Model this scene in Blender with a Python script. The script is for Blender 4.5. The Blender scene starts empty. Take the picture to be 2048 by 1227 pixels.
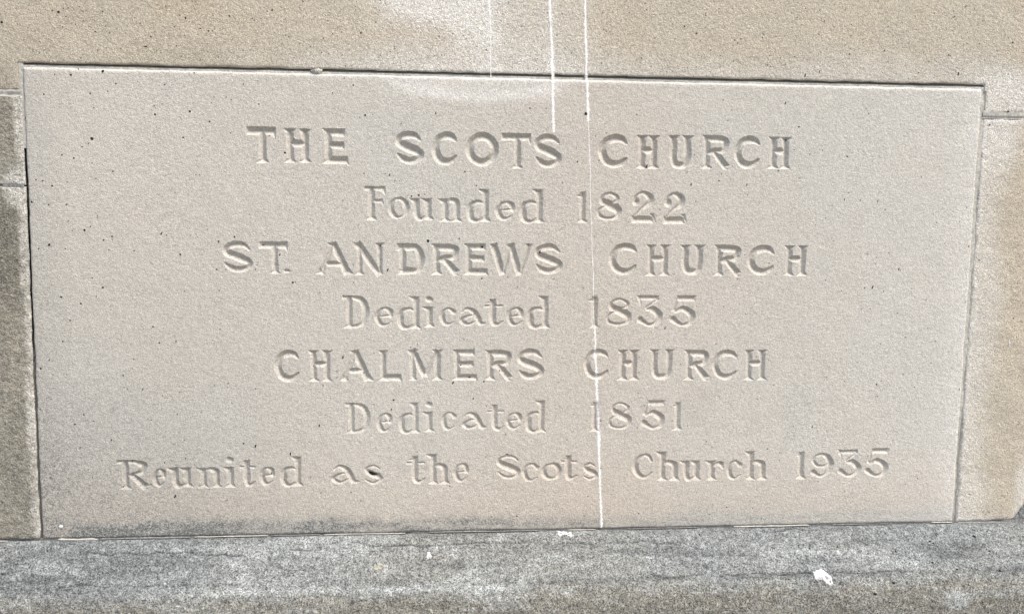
import bpy, math, random
import numpy as np
from mathutils import Vector, Matrix

# ------------------------------------------------------------------ camera, sky, sun, exposure
scene = bpy.context.scene
cam_d = bpy.data.cameras.new('camera')
cam = bpy.data.objects.new('camera', cam_d)
scene.collection.objects.link(cam)
scene.camera = cam
cam_d.sensor_fit = 'HORIZONTAL'
cam_d.sensor_width = 36.0
cam_d.lens = 36.0 * 2183.79 / 2048.0
cam_d.clip_start = 0.01
cam_d.clip_end = 500
VIEW = Vector((0.10132579, 0.98660231, -0.12786305))
RIGHT = Vector((0.99485187, -0.10026729, 0.0147049)).normalized()
UP = (RIGHT.cross(VIEW)).normalized()
M = Matrix((RIGHT, UP, -VIEW)).transposed().to_4x4()
M.translation = Vector((-0.15658, -1.41491, 0.18589))
cam.matrix_world = M

SUN_EL = math.radians(58)
SUN_AZ = math.radians(138)            # clockwise from +Y (into the wall): in front of it, to the right
world = bpy.data.worlds.new('World')
scene.world = world
world.use_nodes = True
wn = world.node_tree
bg = wn.nodes['Background']
sky = wn.nodes.new('ShaderNodeTexSky')
sky.sky_type = 'NISHITA'
sky.sun_disc = False
sky.sun_elevation = SUN_EL
sky.sun_rotation = SUN_AZ
sky.air_density = 1.0
sky.dust_density = 4.0
sky.ozone_density = 0.6
wn.links.new(sky.outputs[0], bg.inputs[0])
bg.inputs[1].default_value = 0.125
sun_d = bpy.data.lights.new('sun', 'SUN')
sun_d.energy = 1.9
sun_d.angle = math.radians(24)
sun_d.color = (1.0, 0.95, 0.88)
sun = bpy.data.objects.new('sun', sun_d)
scene.collection.objects.link(sun)
sd = Vector((math.sin(SUN_AZ) * math.cos(SUN_EL), math.cos(SUN_AZ) * math.cos(SUN_EL), math.sin(SUN_EL)))
sun.rotation_euler = sd.to_track_quat('Z', 'Y').to_euler()
sun.location = sd * 4
scene.view_settings.view_transform = 'Standard'
scene.view_settings.look = 'None'
scene.view_settings.exposure = 0.94
scene.view_settings.gamma = 1.0
scene.render.engine = 'CYCLES'

# ------------------------------------------------------------------ small helpers
C = scene.collection
rng = np.random.default_rng(7)
random.seed(5)
_T = rng.random((256, 256))


def vnoise(x, y, seed=0):
    """smooth value noise 0..1 on arrays"""
    x = np.asarray(x, float) + seed * 17.31
    y = np.asarray(y, float) + seed * 9.73
    xi = np.floor(x).astype(int)
    yi = np.floor(y).astype(int)
    fx = x - xi
    fy = y - yi
    fx = fx * fx * (3 - 2 * fx)
    fy = fy * fy * (3 - 2 * fy)
    a = _T[xi & 255, yi & 255]
    b = _T[(xi + 1) & 255, yi & 255]
    c = _T[xi & 255, (yi + 1) & 255]
    d = _T[(xi + 1) & 255, (yi + 1) & 255]
    return (a * (1 - fx) + b * fx) * (1 - fy) + (c * (1 - fx) + d * fx) * fy


def fbm(x, y, seed=0, octaves=4):
    v = 0
    amp = 0.5
    tot = 0
    for o in range(octaves):
        v = v + amp * vnoise(x, y, seed + o * 3)
        tot += amp
        amp *= 0.5
        x = np.asarray(x) * 2.03
        y = np.asarray(y) * 2.03
    return v / tot


def smooth(e0, e1, x):
    t = np.clip((x - e0) / (e1 - e0), 0, 1)
    return t * t * (3 - 2 * t)


def mesh_np(name, verts, faces, mat, smooth_shade=True, attrs=None):
    """verts (n,3) array in metres, faces (m,4) or (m,3) int array"""
    me = bpy.data.meshes.new(name)
    k = faces.shape[1]
    me.vertices.add(len(verts))
    me.vertices.foreach_set('co', np.ascontiguousarray(verts, dtype=np.float32).ravel())
    me.loops.add(faces.size)
    me.loops.foreach_set('vertex_index', np.ascontiguousarray(faces, dtype=np.int32).ravel())
    me.polygons.add(len(faces))
    me.polygons.foreach_set('loop_start', np.arange(0, faces.size, k, dtype=np.int32))
    me.polygons.foreach_set('loop_total', np.full(len(faces), k, dtype=np.int32))
    me.update(calc_edges=True)
    me.validate()
    if smooth_shade:
        me.polygons.foreach_set('use_smooth', np.ones(len(me.polygons), dtype=bool))
    if attrs:
        for an, av in attrs.items():
            at = me.attributes.new(an, 'FLOAT', 'POINT')
            at.data.foreach_set('value', np.ascontiguousarray(av, dtype=np.float32))
    me.materials.append(mat)
    return me


def compact(verts, faces, attrs):
    used = np.unique(faces)
    remap = np.full(len(verts), -1, dtype=np.int64)
    remap[used] = np.arange(len(used))
    return verts[used], remap[faces], {k: v[used] for k, v in attrs.items()}


def link(name, me, parent=None, base=None, kind=None, label=None):
    o = bpy.data.objects.new(name, me)
    C.objects.link(o)
    if parent is not None:
        o.parent = parent
    if kind:
        o['kind'] = kind
    if label:
        o['label'] = label
    return o


def thing(name, label, cat, loc=(0, 0, 0), group=None):
    o = bpy.data.objects.new(name, None)
    C.objects.link(o)
    o.location = loc
    o.empty_display_size = 0.05
    o['label'] = label
    o['category'] = cat
    if group:
        o['group'] = group
    return o


# ------------------------------------------------------------------ materials
class NT:
    def __init__(self, name):
        self.m = bpy.data.materials.new(name)
        self.m.use_nodes = True
        self.t = self.m.node_tree
        self.b = self.t.nodes['Principled BSDF']
        self.pos = self.t.nodes.new('ShaderNodeNewGeometry').outputs['Position']

    def n(self, ty, **kw):
        x = self.t.nodes.new(ty)
        for k, v in kw.items():
            setattr(x, k, v)
        return x

    def l(self, a, b):
        self.t.links.new(a, b)

    def noise(self, scale, detail=3, rough=0.55, off=0.0, stretch=None):
        n = self.n('ShaderNodeTexNoise')
        n.inputs['Scale'].default_value = scale
        n.inputs['Detail'].default_value = detail
        n.inputs['Roughness'].default_value = rough
        mp = self.n('ShaderNodeMapping')
        mp.inputs['Location'].default_value = (off, off * 0.7, off * 1.3)
        if stretch:
            mp.inputs['Scale'].default_value = stretch
        self.l(self.pos, mp.inputs['Vector'])
        self.l(mp.outputs[0], n.inputs['Vector'])
        return n.outputs['Fac']

    def attr(self, name):
        a = self.n('ShaderNodeAttribute', attribute_name=name)
        return a.outputs['Fac']

    def rng(self, v, a, b, c=0.0, d=1.0, smoothstep=False):
        r = self.n('ShaderNodeMapRange')
        if smoothstep:
            r.interpolation_type = 'SMOOTHSTEP'
        r.inputs['From Min'].default_value = a
        r.inputs['From Max'].default_value = b
        r.inputs['To Min'].default_value = c
        r.inputs['To Max'].default_value = d
        self.l(v, r.inputs['Value'])
        return r.outputs['Result']

    def math(self, op, a, b):
        m = self.n('ShaderNodeMath', operation=op)
        for i, v in enumerate((a, b)):
            if isinstance(v, (int, float)):
                m.inputs[i].default_value = v
            else:
                self.l(v, m.inputs[i])
        return m.outputs[0]

    def mix(self, fac, a, b, mode='MIX'):
        m = self.n('ShaderNodeMix', data_type='RGBA', blend_type=mode)
        if isinstance(fac, (int, float)):
            m.inputs['Factor'].default_value = fac
        else:
            self.l(fac, m.inputs['Factor'])
        for s, v in (('A', a), ('B', b)):
            i = [q for q in m.inputs if q.name == s and q.type == 'RGBA'][0]
            if isinstance(v, tuple):
                i.default_value = (*v, 1)
            else:
                self.l(v, i)
        return [q for q in m.outputs if q.type == 'RGBA'][0]

    def gray(self, v):
        c = self.n('ShaderNodeCombineColor')
        for i in range(3):
            self.l(v, c.inputs[i])
        return c.outputs[0]


def stone_mat(name, base, warm, cool, pale=(0.62, 0.61, 0.57), grime_and_dark=(0.10, 0.105, 0.10),
              grain=0.30, bump=0.00045, gscale=520.0, speck=0.93, mottling=0.5, coarse=0.0):
    t = NT(name)
    big = t.rng(t.noise(2.6, 4, 0.6, 3.1), 0.35, 0.65)
    mid = t.rng(t.noise(14, 4, 0.6, 8.4), 0.35, 0.65)
    col = t.mix(t.math('MULTIPLY', big, mottling), base, warm)
    col = t.mix(t.math('MULTIPLY', mid, mottling * 0.5), col, cool)
    col = t.mix(t.attr('warm'), col, warm)
    # stains and other tone changes come from attributes, broken up by noise
    br = t.math('MULTIPLY', t.rng(t.noise(160, 4, 0.7, 1.7), 0.3, 0.7, 0.6, 1.3), t.rng(t.noise(620, 2, 0.6, 6.1), 0.38, 0.62, 0.45, 1.55))
    gf = t.n('ShaderNodeClamp')
    t.l(t.math('MULTIPLY', t.attr('grime_and_dark'), br), gf.inputs[0])
    col = t.mix(gf.outputs[0], col, grime_and_dark)
    pf = t.n('ShaderNodeClamp')
    t.l(t.math('MULTIPLY', t.attr('pale'), br), pf.inputs[0])
    col = t.mix(pf.outputs[0], col, pale)
    # grain: sand sized light and dark
    g1 = t.noise(gscale, 2, 0.6, 2.2)
    g2 = t.noise(gscale * 2.1, 1, 0.5, 5.9)
    g3 = t.noise(gscale * 0.3, 3, 0.6, 4.4)
    g = t.math('ADD', t.math('MULTIPLY', g1, 0.5), t.math('MULTIPLY', g2, 0.5))
    gm = t.rng(g, 0.36, 0.64, 1.0 - grain, 1.0 + grain)
    gl = t.rng(g3, 0.3, 0.7, 1.0 - grain * (0.28 + coarse), 1.0 + grain * (0.28 + coarse))
    col = t.mix(1.0, col, t.gray(t.math('MULTIPLY', gm, gl)), 'MULTIPLY')
    # tiny dark mineral grains
    vo = t.n('ShaderNodeTexVoronoi')
    vo.inputs['Scale'].default_value = 230
    t.l(t.pos, vo.inputs['Vector'])
    sep = t.n('ShaderNodeSeparateColor')
    t.l(vo.outputs['Color'], sep.inputs[0])
    pick = t.math('GREATER_THAN', sep.outputs[0], speck)
    near = t.rng(vo.outputs['Distance'], 0.16, 0.30, 1.0, 0.0)
    col = t.mix(t.math('MULTIPLY', t.math('MULTIPLY', pick, near), 0.75), col, (0.05, 0.047, 0.042))
    t.l(col, t.b.inputs['Base Color'])
    t.b.inputs['Roughness'].default_value = 0.92
    t.b.inputs['Specular IOR Level'].default_value = 0.25
    b = t.n('ShaderNodeBump')
    b.inputs['Strength'].default_value = 1.0
    b.inputs['Distance'].default_value = bump
    h = t.math('ADD', t.math('MULTIPLY', t.noise(gscale * 0.85, 2, 0.6, 11.0), 1.0),
               t.math('MULTIPLY', t.noise(gscale * 0.33, 2, 0.6, 13.0), 1.1 + coarse * 3))
    t.l(h, b.inputs['Height'])
    t.l(b.outputs[0], t.b.inputs['Normal'])
    return t.m


def plain_mat(name, col, rough=0.9, var=0.25, scale=400, bump=0.0003):
    t = NT(name)
    n = t.noise(scale, 3, 0.6)
    c = t.mix(1.0, col, t.gray(t.rng(n, 0.3, 0.7, 1 - var, 1 + var)), 'MULTIPLY')
    t.l(c, t.b.inputs['Base Color'])
    t.b.inputs['Roughness'].default_value = rough
    t.b.inputs['Specular IOR Level'].default_value = 0.2
    if bump:
        b = t.n('ShaderNodeBump')
        b.inputs['Distance'].default_value = bump
        t.l(n, b.inputs['Height'])
        t.l(b.outputs[0], t.b.inputs['Normal'])
    return t.m


M_plaque = stone_mat('plaque_sandstone', (0.470, 0.458, 0.415), (0.475, 0.430, 0.368), (0.465, 0.463, 0.430),
                     grime_and_dark=(0.135, 0.143, 0.138), grain=0.36, bump=0.0007, gscale=780, speck=0.985, mottling=0.45)
M_tan = stone_mat('tan_sandstone', (0.44, 0.405, 0.33), (0.435, 0.38, 0.29), (0.44, 0.42, 0.365),
                  grime_and_dark=(0.13, 0.12, 0.095), grain=0.44, bump=0.0009, gscale=700, speck=0.95, mottling=0.6)
M_rough = stone_mat('weathered_sandstone', (0.30, 0.29, 0.245), (0.32, 0.285, 0.22), (0.25, 0.25, 0.225),
                    pale=(0.52, 0.51, 0.47), grime_and_dark=(0.09, 0.088, 0.075), grain=0.45, bump=0.0010, gscale=600, speck=0.93,
                    mottling=0.8, coarse=0.3)
M_ledge = stone_mat('grey_lichened_stone', (0.176, 0.190, 0.190), (0.200, 0.192, 0.162), (0.150, 0.164, 0.167),
                    pale=(0.32, 0.34, 0.335), grime_and_dark=(0.05, 0.055, 0.058), grain=0.85, bump=0.0011, gscale=430,
                    speck=0.70, mottling=0.5, coarse=0.1)
M_mortar = plain_mat('lime_mortar', (0.42, 0.41, 0.37), var=0.3)
M_bed = plain_mat('grey_bedding_mortar', (0.21, 0.21, 0.20), var=0.45)
M_gap = plain_mat('old_dark_mortar', (0.10, 0.095, 0.085), var=0.4)
M_speck = plain_mat('black_grit_and_pits', (0.022, 0.02, 0.018), rough=0.8, var=0.3, bump=0)
M_white = plain_mat('white_lime', (0.62, 0.63, 0.61), rough=0.8, var=0.06, scale=900, bump=0.0002)
M_chalk = plain_mat('chalky_streak', (0.80, 0.80, 0.78), rough=0.9, var=0.12, scale=700, bump=0.0001)
M_lichen = plain_mat('pale_lichen', (0.33, 0.325, 0.26), rough=0.95, var=0.3, scale=300)

# ------------------------------------------------------------------ carved glyphs, all in mm
def bar(x0, y0, x1, y1, w0, w1=None, ends='cc'):
    return ('b', x0, y0, x1, y1, w0 / 2, (w1 if w1 is not None else w0) / 2, ends)


def tri(*p):
    return ('t', p)


def crv(pts, wid, closed=False):
    """Catmull-Rom through pts, widths interpolated"""
    P = [np.array(p, float) for p in pts]
    n = len(P)
    w = list(wid) if hasattr(wid, '__len__') else [wid] * n
    out = []
    segs = n if closed else n - 1
    for i in range(segs):
        if closed:
            a, b, c, d = P[(i - 1) % n], P[i], P[(i + 1) % n], P[(i + 2) % n]
            w0, w1 = w[i], w[(i + 1) % n]
        else:
            a, b, c, d = P[max(i - 1, 0)], P[i], P[i + 1], P[min(i + 2, n - 1)]
            w0, w1 = w[i], w[i + 1]
        for k in range(7):
            t = k / 7
            q = 0.5 * ((2 * b) + (c - a) * t + (2 * a - 5 * b + 4 * c - d) * t * t + (3 * b - a - 3 * c + d) * t ** 3)
            out.append((q[0], q[1], (w0 + (w1 - w0) * t) / 2))
    if closed:
        out.append(out[0])
    else:
        out.append((P[-1][0], P[-1][1], w[-1] / 2))
    return ('c', out)


def foot(x, s, y=0.0, up=1, k=1.0):
    """flare at a stem end, pointing along up"""
    return tri((x - 0.82 * s * k, y), (x + 0.82 * s * k, y), (x, y + up * 1.25 * s))


def wedge(x, s, y):
    """slanting head serif of the small letters"""
    return tri((x - 1.15 * s, y), (x + 0.55 * s, y), (x + 0.1 * s, y - 1.25 * s))


def stem(x, y0, y1, s, top='s', bot='s'):
    r = [bar(x, y0, x, y1, s * 0.92, s * 0.92, ('c' if bot else 'o') + ('c' if top else 'o'))]
    if bot == 's':
        r.append(foot(x, s, y0, 1))
    if top == 's':
        r.append(foot(x, s, y1, -1))
    if top == 'w':
        r.append(wedge(x, s, y1))
    return r


def glyph(ch, w, h, s, fam):
    hs = s / 2
    cap = fam == 'A'
    th = s if cap else s * 0.52          # thin strokes

    def I(nx, ny, m=hs):                 # inset coordinates
        return (m + nx * (w - 2 * m), m + ny * (h - 2 * m))

    def path(pts, wid, closed=False, m=None):
        mm = hs if m is None else m
        return crv([I(a, b, mm) for a, b in pts], [q * s for q in wid], closed)
    xs = s * 0.82
    r = []
    if ch == 'T':
        r = [bar(0, h - hs, w, h - hs, s), bar(w * 0.55, 0, w * 0.55, h - hs, s * .95, s * .95, 'co'),
             foot(w * 0.55, s), tri((w - s * .8, h - hs), (w, h - s * .4), (w, h - 1.6 * s))]
    elif ch == 'H':
        b = h * 0.56
        r = stem(xs, 0, h, s) + stem(w - xs, 0, h, s) + [bar(xs, b, w - xs, b, s * .92, s * .92, 'oo')]
    elif ch == 'E':
        r = stem(xs * .95, 0, h, s) + [bar(xs * .4, h - hs * .95, w * .9, h - hs * .95, s * .95),
                                       bar(xs, h * .53, w * .86, h * .53, s * .9, s * .9, 'oc'),
                                       bar(xs * .4, hs * .95, w, hs * .95, s * .95),
                                       tri((w - s * .8, hs), (w, s * .9), (w * 1.04, -s * .25))]
    elif ch == 'L':
        r = stem(xs * .95, 0, h, s) + [bar(xs * .4, hs, w, hs, s), tri((w - s * .8, hs), (w, s * .9), (w * 1.03, -s * .25))]
    elif ch == 'F':
        r = stem(w * .36, 0, h, s, top=None) + [bar(0, h - th * .5, w, h - th * .5, th * 1.1),
                                                bar(w * .36, h * .58, w * .88, h * .58, th, th, 'oc'),
                                                tri((w - s * .9, h), (w, h), (w, h - 1.3 * s)),
                                                tri((w * .88 - s * .5, h * .58), (w * .88, h * .62), (w * .92, h * .44))]
    elif ch in 'S':
        k = 1.0 if cap else 0.62
        r = [path([(.97, .80), (.74, .97), (.45, 1), (.13, .90), (.06, .70), (.34, .56), (.70, .43), (.97, .27), (.86, .07),
                   (.52, 0), (.24, .07), (.0, .25)], [.35, .8 * k, .95 * k, .9 * k, 1.0, 1.15, 1.15, 1.0, .85 * k, .9 * k, .9 * k, .3])]
    elif ch == 's':
        r = [path([(.92, .82), (.5, 1), (.10, .80), (.40, .55), (.85, .38), (.95, .18), (.5, 0), (.03, .2)],
                  [.25, .5, .75, 1.1, 1.05, .7, .5, .3])]
    elif ch == 'C' and cap:
        r = [path([(1, .80), (.80, .96), (.5, 1), (.17, .87), (0, .5), (.17, .13), (.5, 0), (.78, .06), (.98, .22)],
                  [.3, .9, 1.05, 1.05, 1.05, 1.05, 1.0, .8, .45]),
             tri(I(.80, .26), I(1.08, .02), I(.98, .20))]
    elif ch == 'C':
        r = [path([(.95, .74), (.78, .95), (.5, 1), (.12, .80), (0, .5), (.14, .18), (.52, 0), (.80, .08), (1, .22)],
                  [.5, .6, .5, .9, 1.15, 1.0, .6, .5, .25])]
    elif ch == 'c':
        r = [path([(.95, .78), (.55, 1), (.15, .82), (.02, .48), (.2, .1), (.58, 0), (1, .18)],
                  [.9, .5, .8, 1.05, .9, .5, .25])]
    elif ch == 'O':
        a = np.linspace(0, 2 * np.pi, 13)[:-1]
        r = [path([(.5 + .5 * math.cos(q), .5 + .5 * math.sin(q)) for q in a], [1.02] * 12, True)]
    elif ch == 'o':
        a = np.linspace(0, 2 * np.pi, 13)[:-1]
        r = [path([(.5 + .5 * math.cos(q), .5 + .5 * math.sin(q)) for q in a],
                  [.5 + .55 * abs(math.cos(q - .25)) ** 1.5 for q in a], True)]
    elif ch == 'U':
        r = [path([(.06, .86), (.06, .35), (.2, .06), (.5, 0), (.8, .06), (.94, .35), (.94, .86)], [.95, .95, .95, .95, .95, .95, .95]),
             foot(s * .5 + .06 * (w - s), s, h, -1), foot(w - s * .5 - .06 * (w - s), s, h, -1),
             bar(s * .5 + .06 * (w - s), h * .7, s * .5 + .06 * (w - s), h, s * .95, s * .95, 'oc'),
             bar(w - s * .5 - .06 * (w - s), h * .7, w - s * .5 - .06 * (w - s), h, s * .95, s * .95, 'oc')]
    elif ch == 'R':
        x0 = xs * .95 if cap else w * .30
        t2 = s if cap else s * .55
        by = h * .45
        r = stem(x0, 0, h, s, top='s' if cap else None)
        r += [bar(0 if not cap else x0 * .3, h - t2 / 2, w * .62, h - t2 / 2, t2, t2, 'co'),
              crv([(w * .55, h - t2 / 2), (w * .80, h - s * .62), (w * .90 - hs * .3, (h + by) / 2 + .05 * h), (w * .78, by + s * .5), (w * .50, by + t2 * .35), (x0, by)],
                  [t2, s * .95, s, s * .85, t2 * .9, t2 * .8]),
              bar(w * .48, by + s * .2, w * .93, hs * .3, s * .9, s * 1.05, 'oc'),
              tri((w * .70, s * .9), (w * 1.02, -s * .12), (w * .80, -s * .05))]
    elif ch == 'D':
        x0 = xs * .95 if cap else w * .26
        t2 = s if cap else s * .5
        r = stem(x0, 0, h, s, top='s' if cap else None, bot='s' if cap else 's')
        r += [bar(0, h - t2 / 2, w * .45, h - t2 / 2, t2, t2, 'co'),
              crv([(w * .38, h - t2 / 2), (w * .70, h * .93 - hs * .6), (w - hs * 1.1, h * .62), (w - hs * 1.15, h * .38), (w * .72, hs * 1.0 + h * .02), (w * .42, t2 / 2), (x0 * .9, t2 / 2)],
                  [t2, s * .9, s * 1.05, s * 1.0, s * .75, t2, t2])]
    elif ch == 'A':
        r = [bar(w * .12, 0, w * .50, h, s * .72, s * .72), bar(w * .46, h, w * .88, 0, s * 1.0, s * 1.1),
             bar(w * .28, h * .34, w * .72, h * .34, s * .8, s * .8, 'oo'),
             foot(w * .12, s * .85), foot(w * .88, s * .95), tri((w * .28, h), (w * .58, h), (w * .50, h - 1.3 * s))]
    elif ch == 'N':
        r = [bar(s * .75, 0, s * .75, h, s * .8), bar(w - s * .7, 0, w - s * .7, h, s * .8),
             bar(s * .35, h, w - s * .65, 0, s * 1.12, s * 1.05, 'cc'),
             foot(s * .75, s * .9), foot(w - s * .7, s * .9, h, -1), tri((-s * .3, h), (s * 1.2, h), (s * .9, h - s * 1.2))]
    elif ch == 'W':
        r = [bar(w * .10, h, w * .32, 0, s * 1.0, s * .9), bar(w * .32, 0, w * .50, h * .98, s * .6, s * .6),
             bar(w * .47, h, w * .70, 0, s * 1.0, s * .9), bar(w * .70, 0, w * .92, h, s * .6, s * .7),
             tri((0, h), (w * .22, h), (w * .13, h - 1.2 * s)), tri((w * .80, h), (w, h), (w * .90, h - 1.1 * s)),
             tri((w * .42, h), (w * .60, h), (w * .50, h - s))]
    elif ch == 'M':
        r = [bar(w * .14, 0, w * .14, h, s * .85), bar(w - s * .75, 0, w - s * .75, h, s * .95),
             bar(w * .10, h, w * .50, h * .12, s * 1.1, s * .9), bar(w * .50, h * .12, w - s * .7, h, s * .7, s * .8),
             foot(w * .14, s * .8), foot(w - s * .75, s), tri((-s * .2, h), (s * 1.3, h), (s * .9, h - s * 1.2)),
             foot(w - s * .75, s, h, -1)]
    elif ch == '.':
        r = [crv([(w * .3, h * .5), (w * .7, h * .5)], [w * .6, w * .6])]
    elif ch == 'n':
        a, b = w * .26, w * .80
        r = stem(a, 0, h, s, top='w') + stem(b, 0, h * .62, s, top=None)
        r += [crv([(a, h * .70), (w * .48, h * .93), (b - s * .1, h * .84), (b, h * .55)], [s * .35, s * .6, s * .95, s * .9])]
    elif ch == 'h':
        xh = h * .66
        a, b = w * .26, w * .80
        r = stem(a, 0, h, s, top='w') + stem(b, 0, xh * .62, s, top=None)
        r += [crv([(a, xh * .72), (w * .48, xh * .95), (b - s * .1, xh * .84), (b, xh * .55)], [s * .35, s * .6, s * .95, s * .9])]
    elif ch == 'u':
        a, b = w * .24, w * .76
        r = [bar(a, h * .3, a, h, s * .95, s * .95, 'oc'), wedge(a, s, h)] + stem(b, 0, h, s, top='w')
        r += [crv([(a, h * .35), (a + s * .25, h * .10), (w * .50, h * .07), (b, h * .28)], [s * .95, s * .85, s * .55, s * .35])]
    elif ch == 'r':
        a = w * .32
        r = stem(a, 0, h, s, top='w') + [crv([(a, h * .62), (w * .66, h * .85), (w * .88, h * .80), (w * .95, h * .66)], [s * .35, s * .6, s * .85, s * .5])]
    elif ch == 'i':
        r = stem(w * .56, 0, h, s, top='w') + [crv([(w * .42, h * 1.36), (w * .62, h * 1.32)], [s * .8, s * .85])]
    elif ch == 'e':
        r = [path([(.10, .50), (.5, .53), (.97, .58)], [.3, .45, .5]),
             path([(.97, .56), (.90, .85), (.55, 1), (.18, .85), (.02, .45), (.22, .08), (.60, 0), (1, .2)],
                  [.8, .95, .5, .7, 1.05, .9, .5, .25])]
    elif ch == 'd':
        xh = h * .64
        b = w * .78
        r = stem(b, 0, h, s, top='w')
        r += [crv([(b, xh * .80), (w * .52, xh * .96), (w * .20, xh * .80), (hs * 1.0, xh * .45), (w * .22, xh * .14), (w * .48, xh * .06), (b, xh * .30)],
                  [s * .4, s * .5, s * .85, s * 1.02, s * .85, s * .5, s * .35])]
    elif ch == 'a':
        r = [path([(.0, .80), (.22, 1), (.50, .82), (.68, .40), (.80, .08), (1, .05)], [.4, .55, 1.0, 1.1, .9, .3]),
             path([(.60, .58), (.25, .52), (.0, .24), (.22, 0), (.50, .12), (.68, .34)], [.4, .5, 1.0, .6, .5, .35])]
    elif ch == 't':
        r = [bar(w * .46, h * .20, w * .46, h * .97, s, s * .95, 'oc'), tri((w * .05, h * .80), (w * .66, h * 1.0), (w * .52, h * .74)),
             bar(0, h * .71, w, h * .71, s * .42), crv([(w * .46, h * .24), (w * .52, h * .08), (w * .75, h * .05), (w * .98, h * .16)],
                                                       [s * .95, s * .8, s * .5, s * .25])]
    elif ch == '1':
        x = w * .56
        r = stem(x, 0, h * .97, s, top='c', bot='s') + [tri((0, h * .84), (w * .86, h * 1.02), (x + s * .1, h * .70))]
    elif ch == '8':
        r = [path([(.56, 1), (.22, .88), (.22, .68), (.55, .53), (.94, .34), (.86, .08), (.46, 0), (.08, .10), (.05, .32), (.35, .50), (.78, .66), (.90, .84)],
                  [.45, .6, .95, 1.2, 1.1, .6, .5, .6, .6, .45, .5, .6], True)]
    elif ch == '2':
        r = [path([(.10, .66), (.12, .86), (.45, 1), (.84, .84), (.80, .62), (.40, .40), (.05, .12)],
                  [1.05, .6, .55, 1.05, .95, .5, .4]),
             bar(w * .05, hs * 1.1, w * .92, hs * 1.1, s * 1.0), tri((w * .72, s * 1.3), (w * .92, s * 1.4), (w * 1.02, -s * .2))]
    elif ch == '3':
        r = [bar(w * .05, h - hs * .55, w * .82, h - hs * .55, s * .7), tri((0, h * 1.02), (w * .24, h), (w * .18, h - s * 1.5)),
             bar(w * .80, h - hs * .7, w * .34, h * .60, s * .42), path([(.36, .60), (.68, .60), (.98, .34), (.82, .07), (.45, 0), (.06, .20)],
                                                                         [.4, .95, 1.1, .7, .5, .95])]
    elif ch == '5':
        r = [bar(w * .26, h - hs * .6, w * .96, h - hs * .6, s * .85, s * .8), bar(w * .30, h * .97, w * .16, h * .52, s * .45, s * .6),
             path([(.16, .52), (.52, .64), (.94, .42), (.88, .10), (.48, 0), (.04, .22)], [.5, .85, 1.15, .8, .5, 1.0]),
             tri((w * .86, h), (w * 1.0, h * 1.03), (w * .92, h - s * 1.1))]
    elif ch == '9':
        r = [path([(.52, 1), (.18, .90), (.06, .68), (.26, .48), (.62, .46), (.84, .60)], [.5, .6, .7, .55, .5, .4]),
             path([(.50, 1), (.80, .86), (.97, .52), (.80, .14), (.44, 0), (.06, .18)], [.5, .9, 1.15, .7, .5, .9])]
    return r


def prim_depth(p, X, Z):
    """inside distance of one primitive at X, Z (mm)"""
    if p[0] == 'b':
        _, x0, y0, x1, y1, w0, w1, ends = p
        dx, dy = x1 - x0, y1 - y0
        L = math.hypot(dx, dy)
        t = ((X - x0) * dx + (Z - y0) * dy) / L
        u = np.abs(-(X - x0) * dy + (Z - y0) * dx) / L
        d = w0 + (w1 - w0) * np.clip(t / L, 0, 1) - u
        d = np.where(t < 0, -9.0, d) if ends[0] == 'o' else np.minimum(d, t)
        d = np.where(t > L, -9.0, d) if ends[1] == 'o' else np.minimum(d, L - t)
        return d
    if p[0] == 't':
        q = p[1]
        ar = (q[1][0] - q[0][0]) * (q[2][1] - q[0][1]) - (q[1][1] - q[0][1]) * (q[2][0] - q[0][0])
        sg = 1 if ar > 0 else -1
        d = np.full(X.shape, 99.0)
        for i in range(3):
            a, b = q[i], q[(i + 1) % 3]
            L = math.hypot(b[0] - a[0], b[1] - a[1]) + 1e-9
            d = np.minimum(d, sg * ((b[0] - a[0]) * (Z - a[1]) - (b[1] - a[1]) * (X - a[0])) / L)
        return d
    d = np.full(X.shape, -9.0)
    pts = p[1]
    for (x0, y0, r0), (x1, y1, r1) in zip(pts[:-1], pts[1:]):
        dx, dy = x1 - x0, y1 - y0
        L2 = dx * dx + dy * dy + 1e-9
        t = np.clip(((X - x0) * dx + (Z - y0) * dy) / L2, 0, 1)
        d = np.maximum(d, r0 + (r1 - r0) * t - np.hypot(X - x0 - t * dx, Z - y0 - t * dy))
    return d
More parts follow.
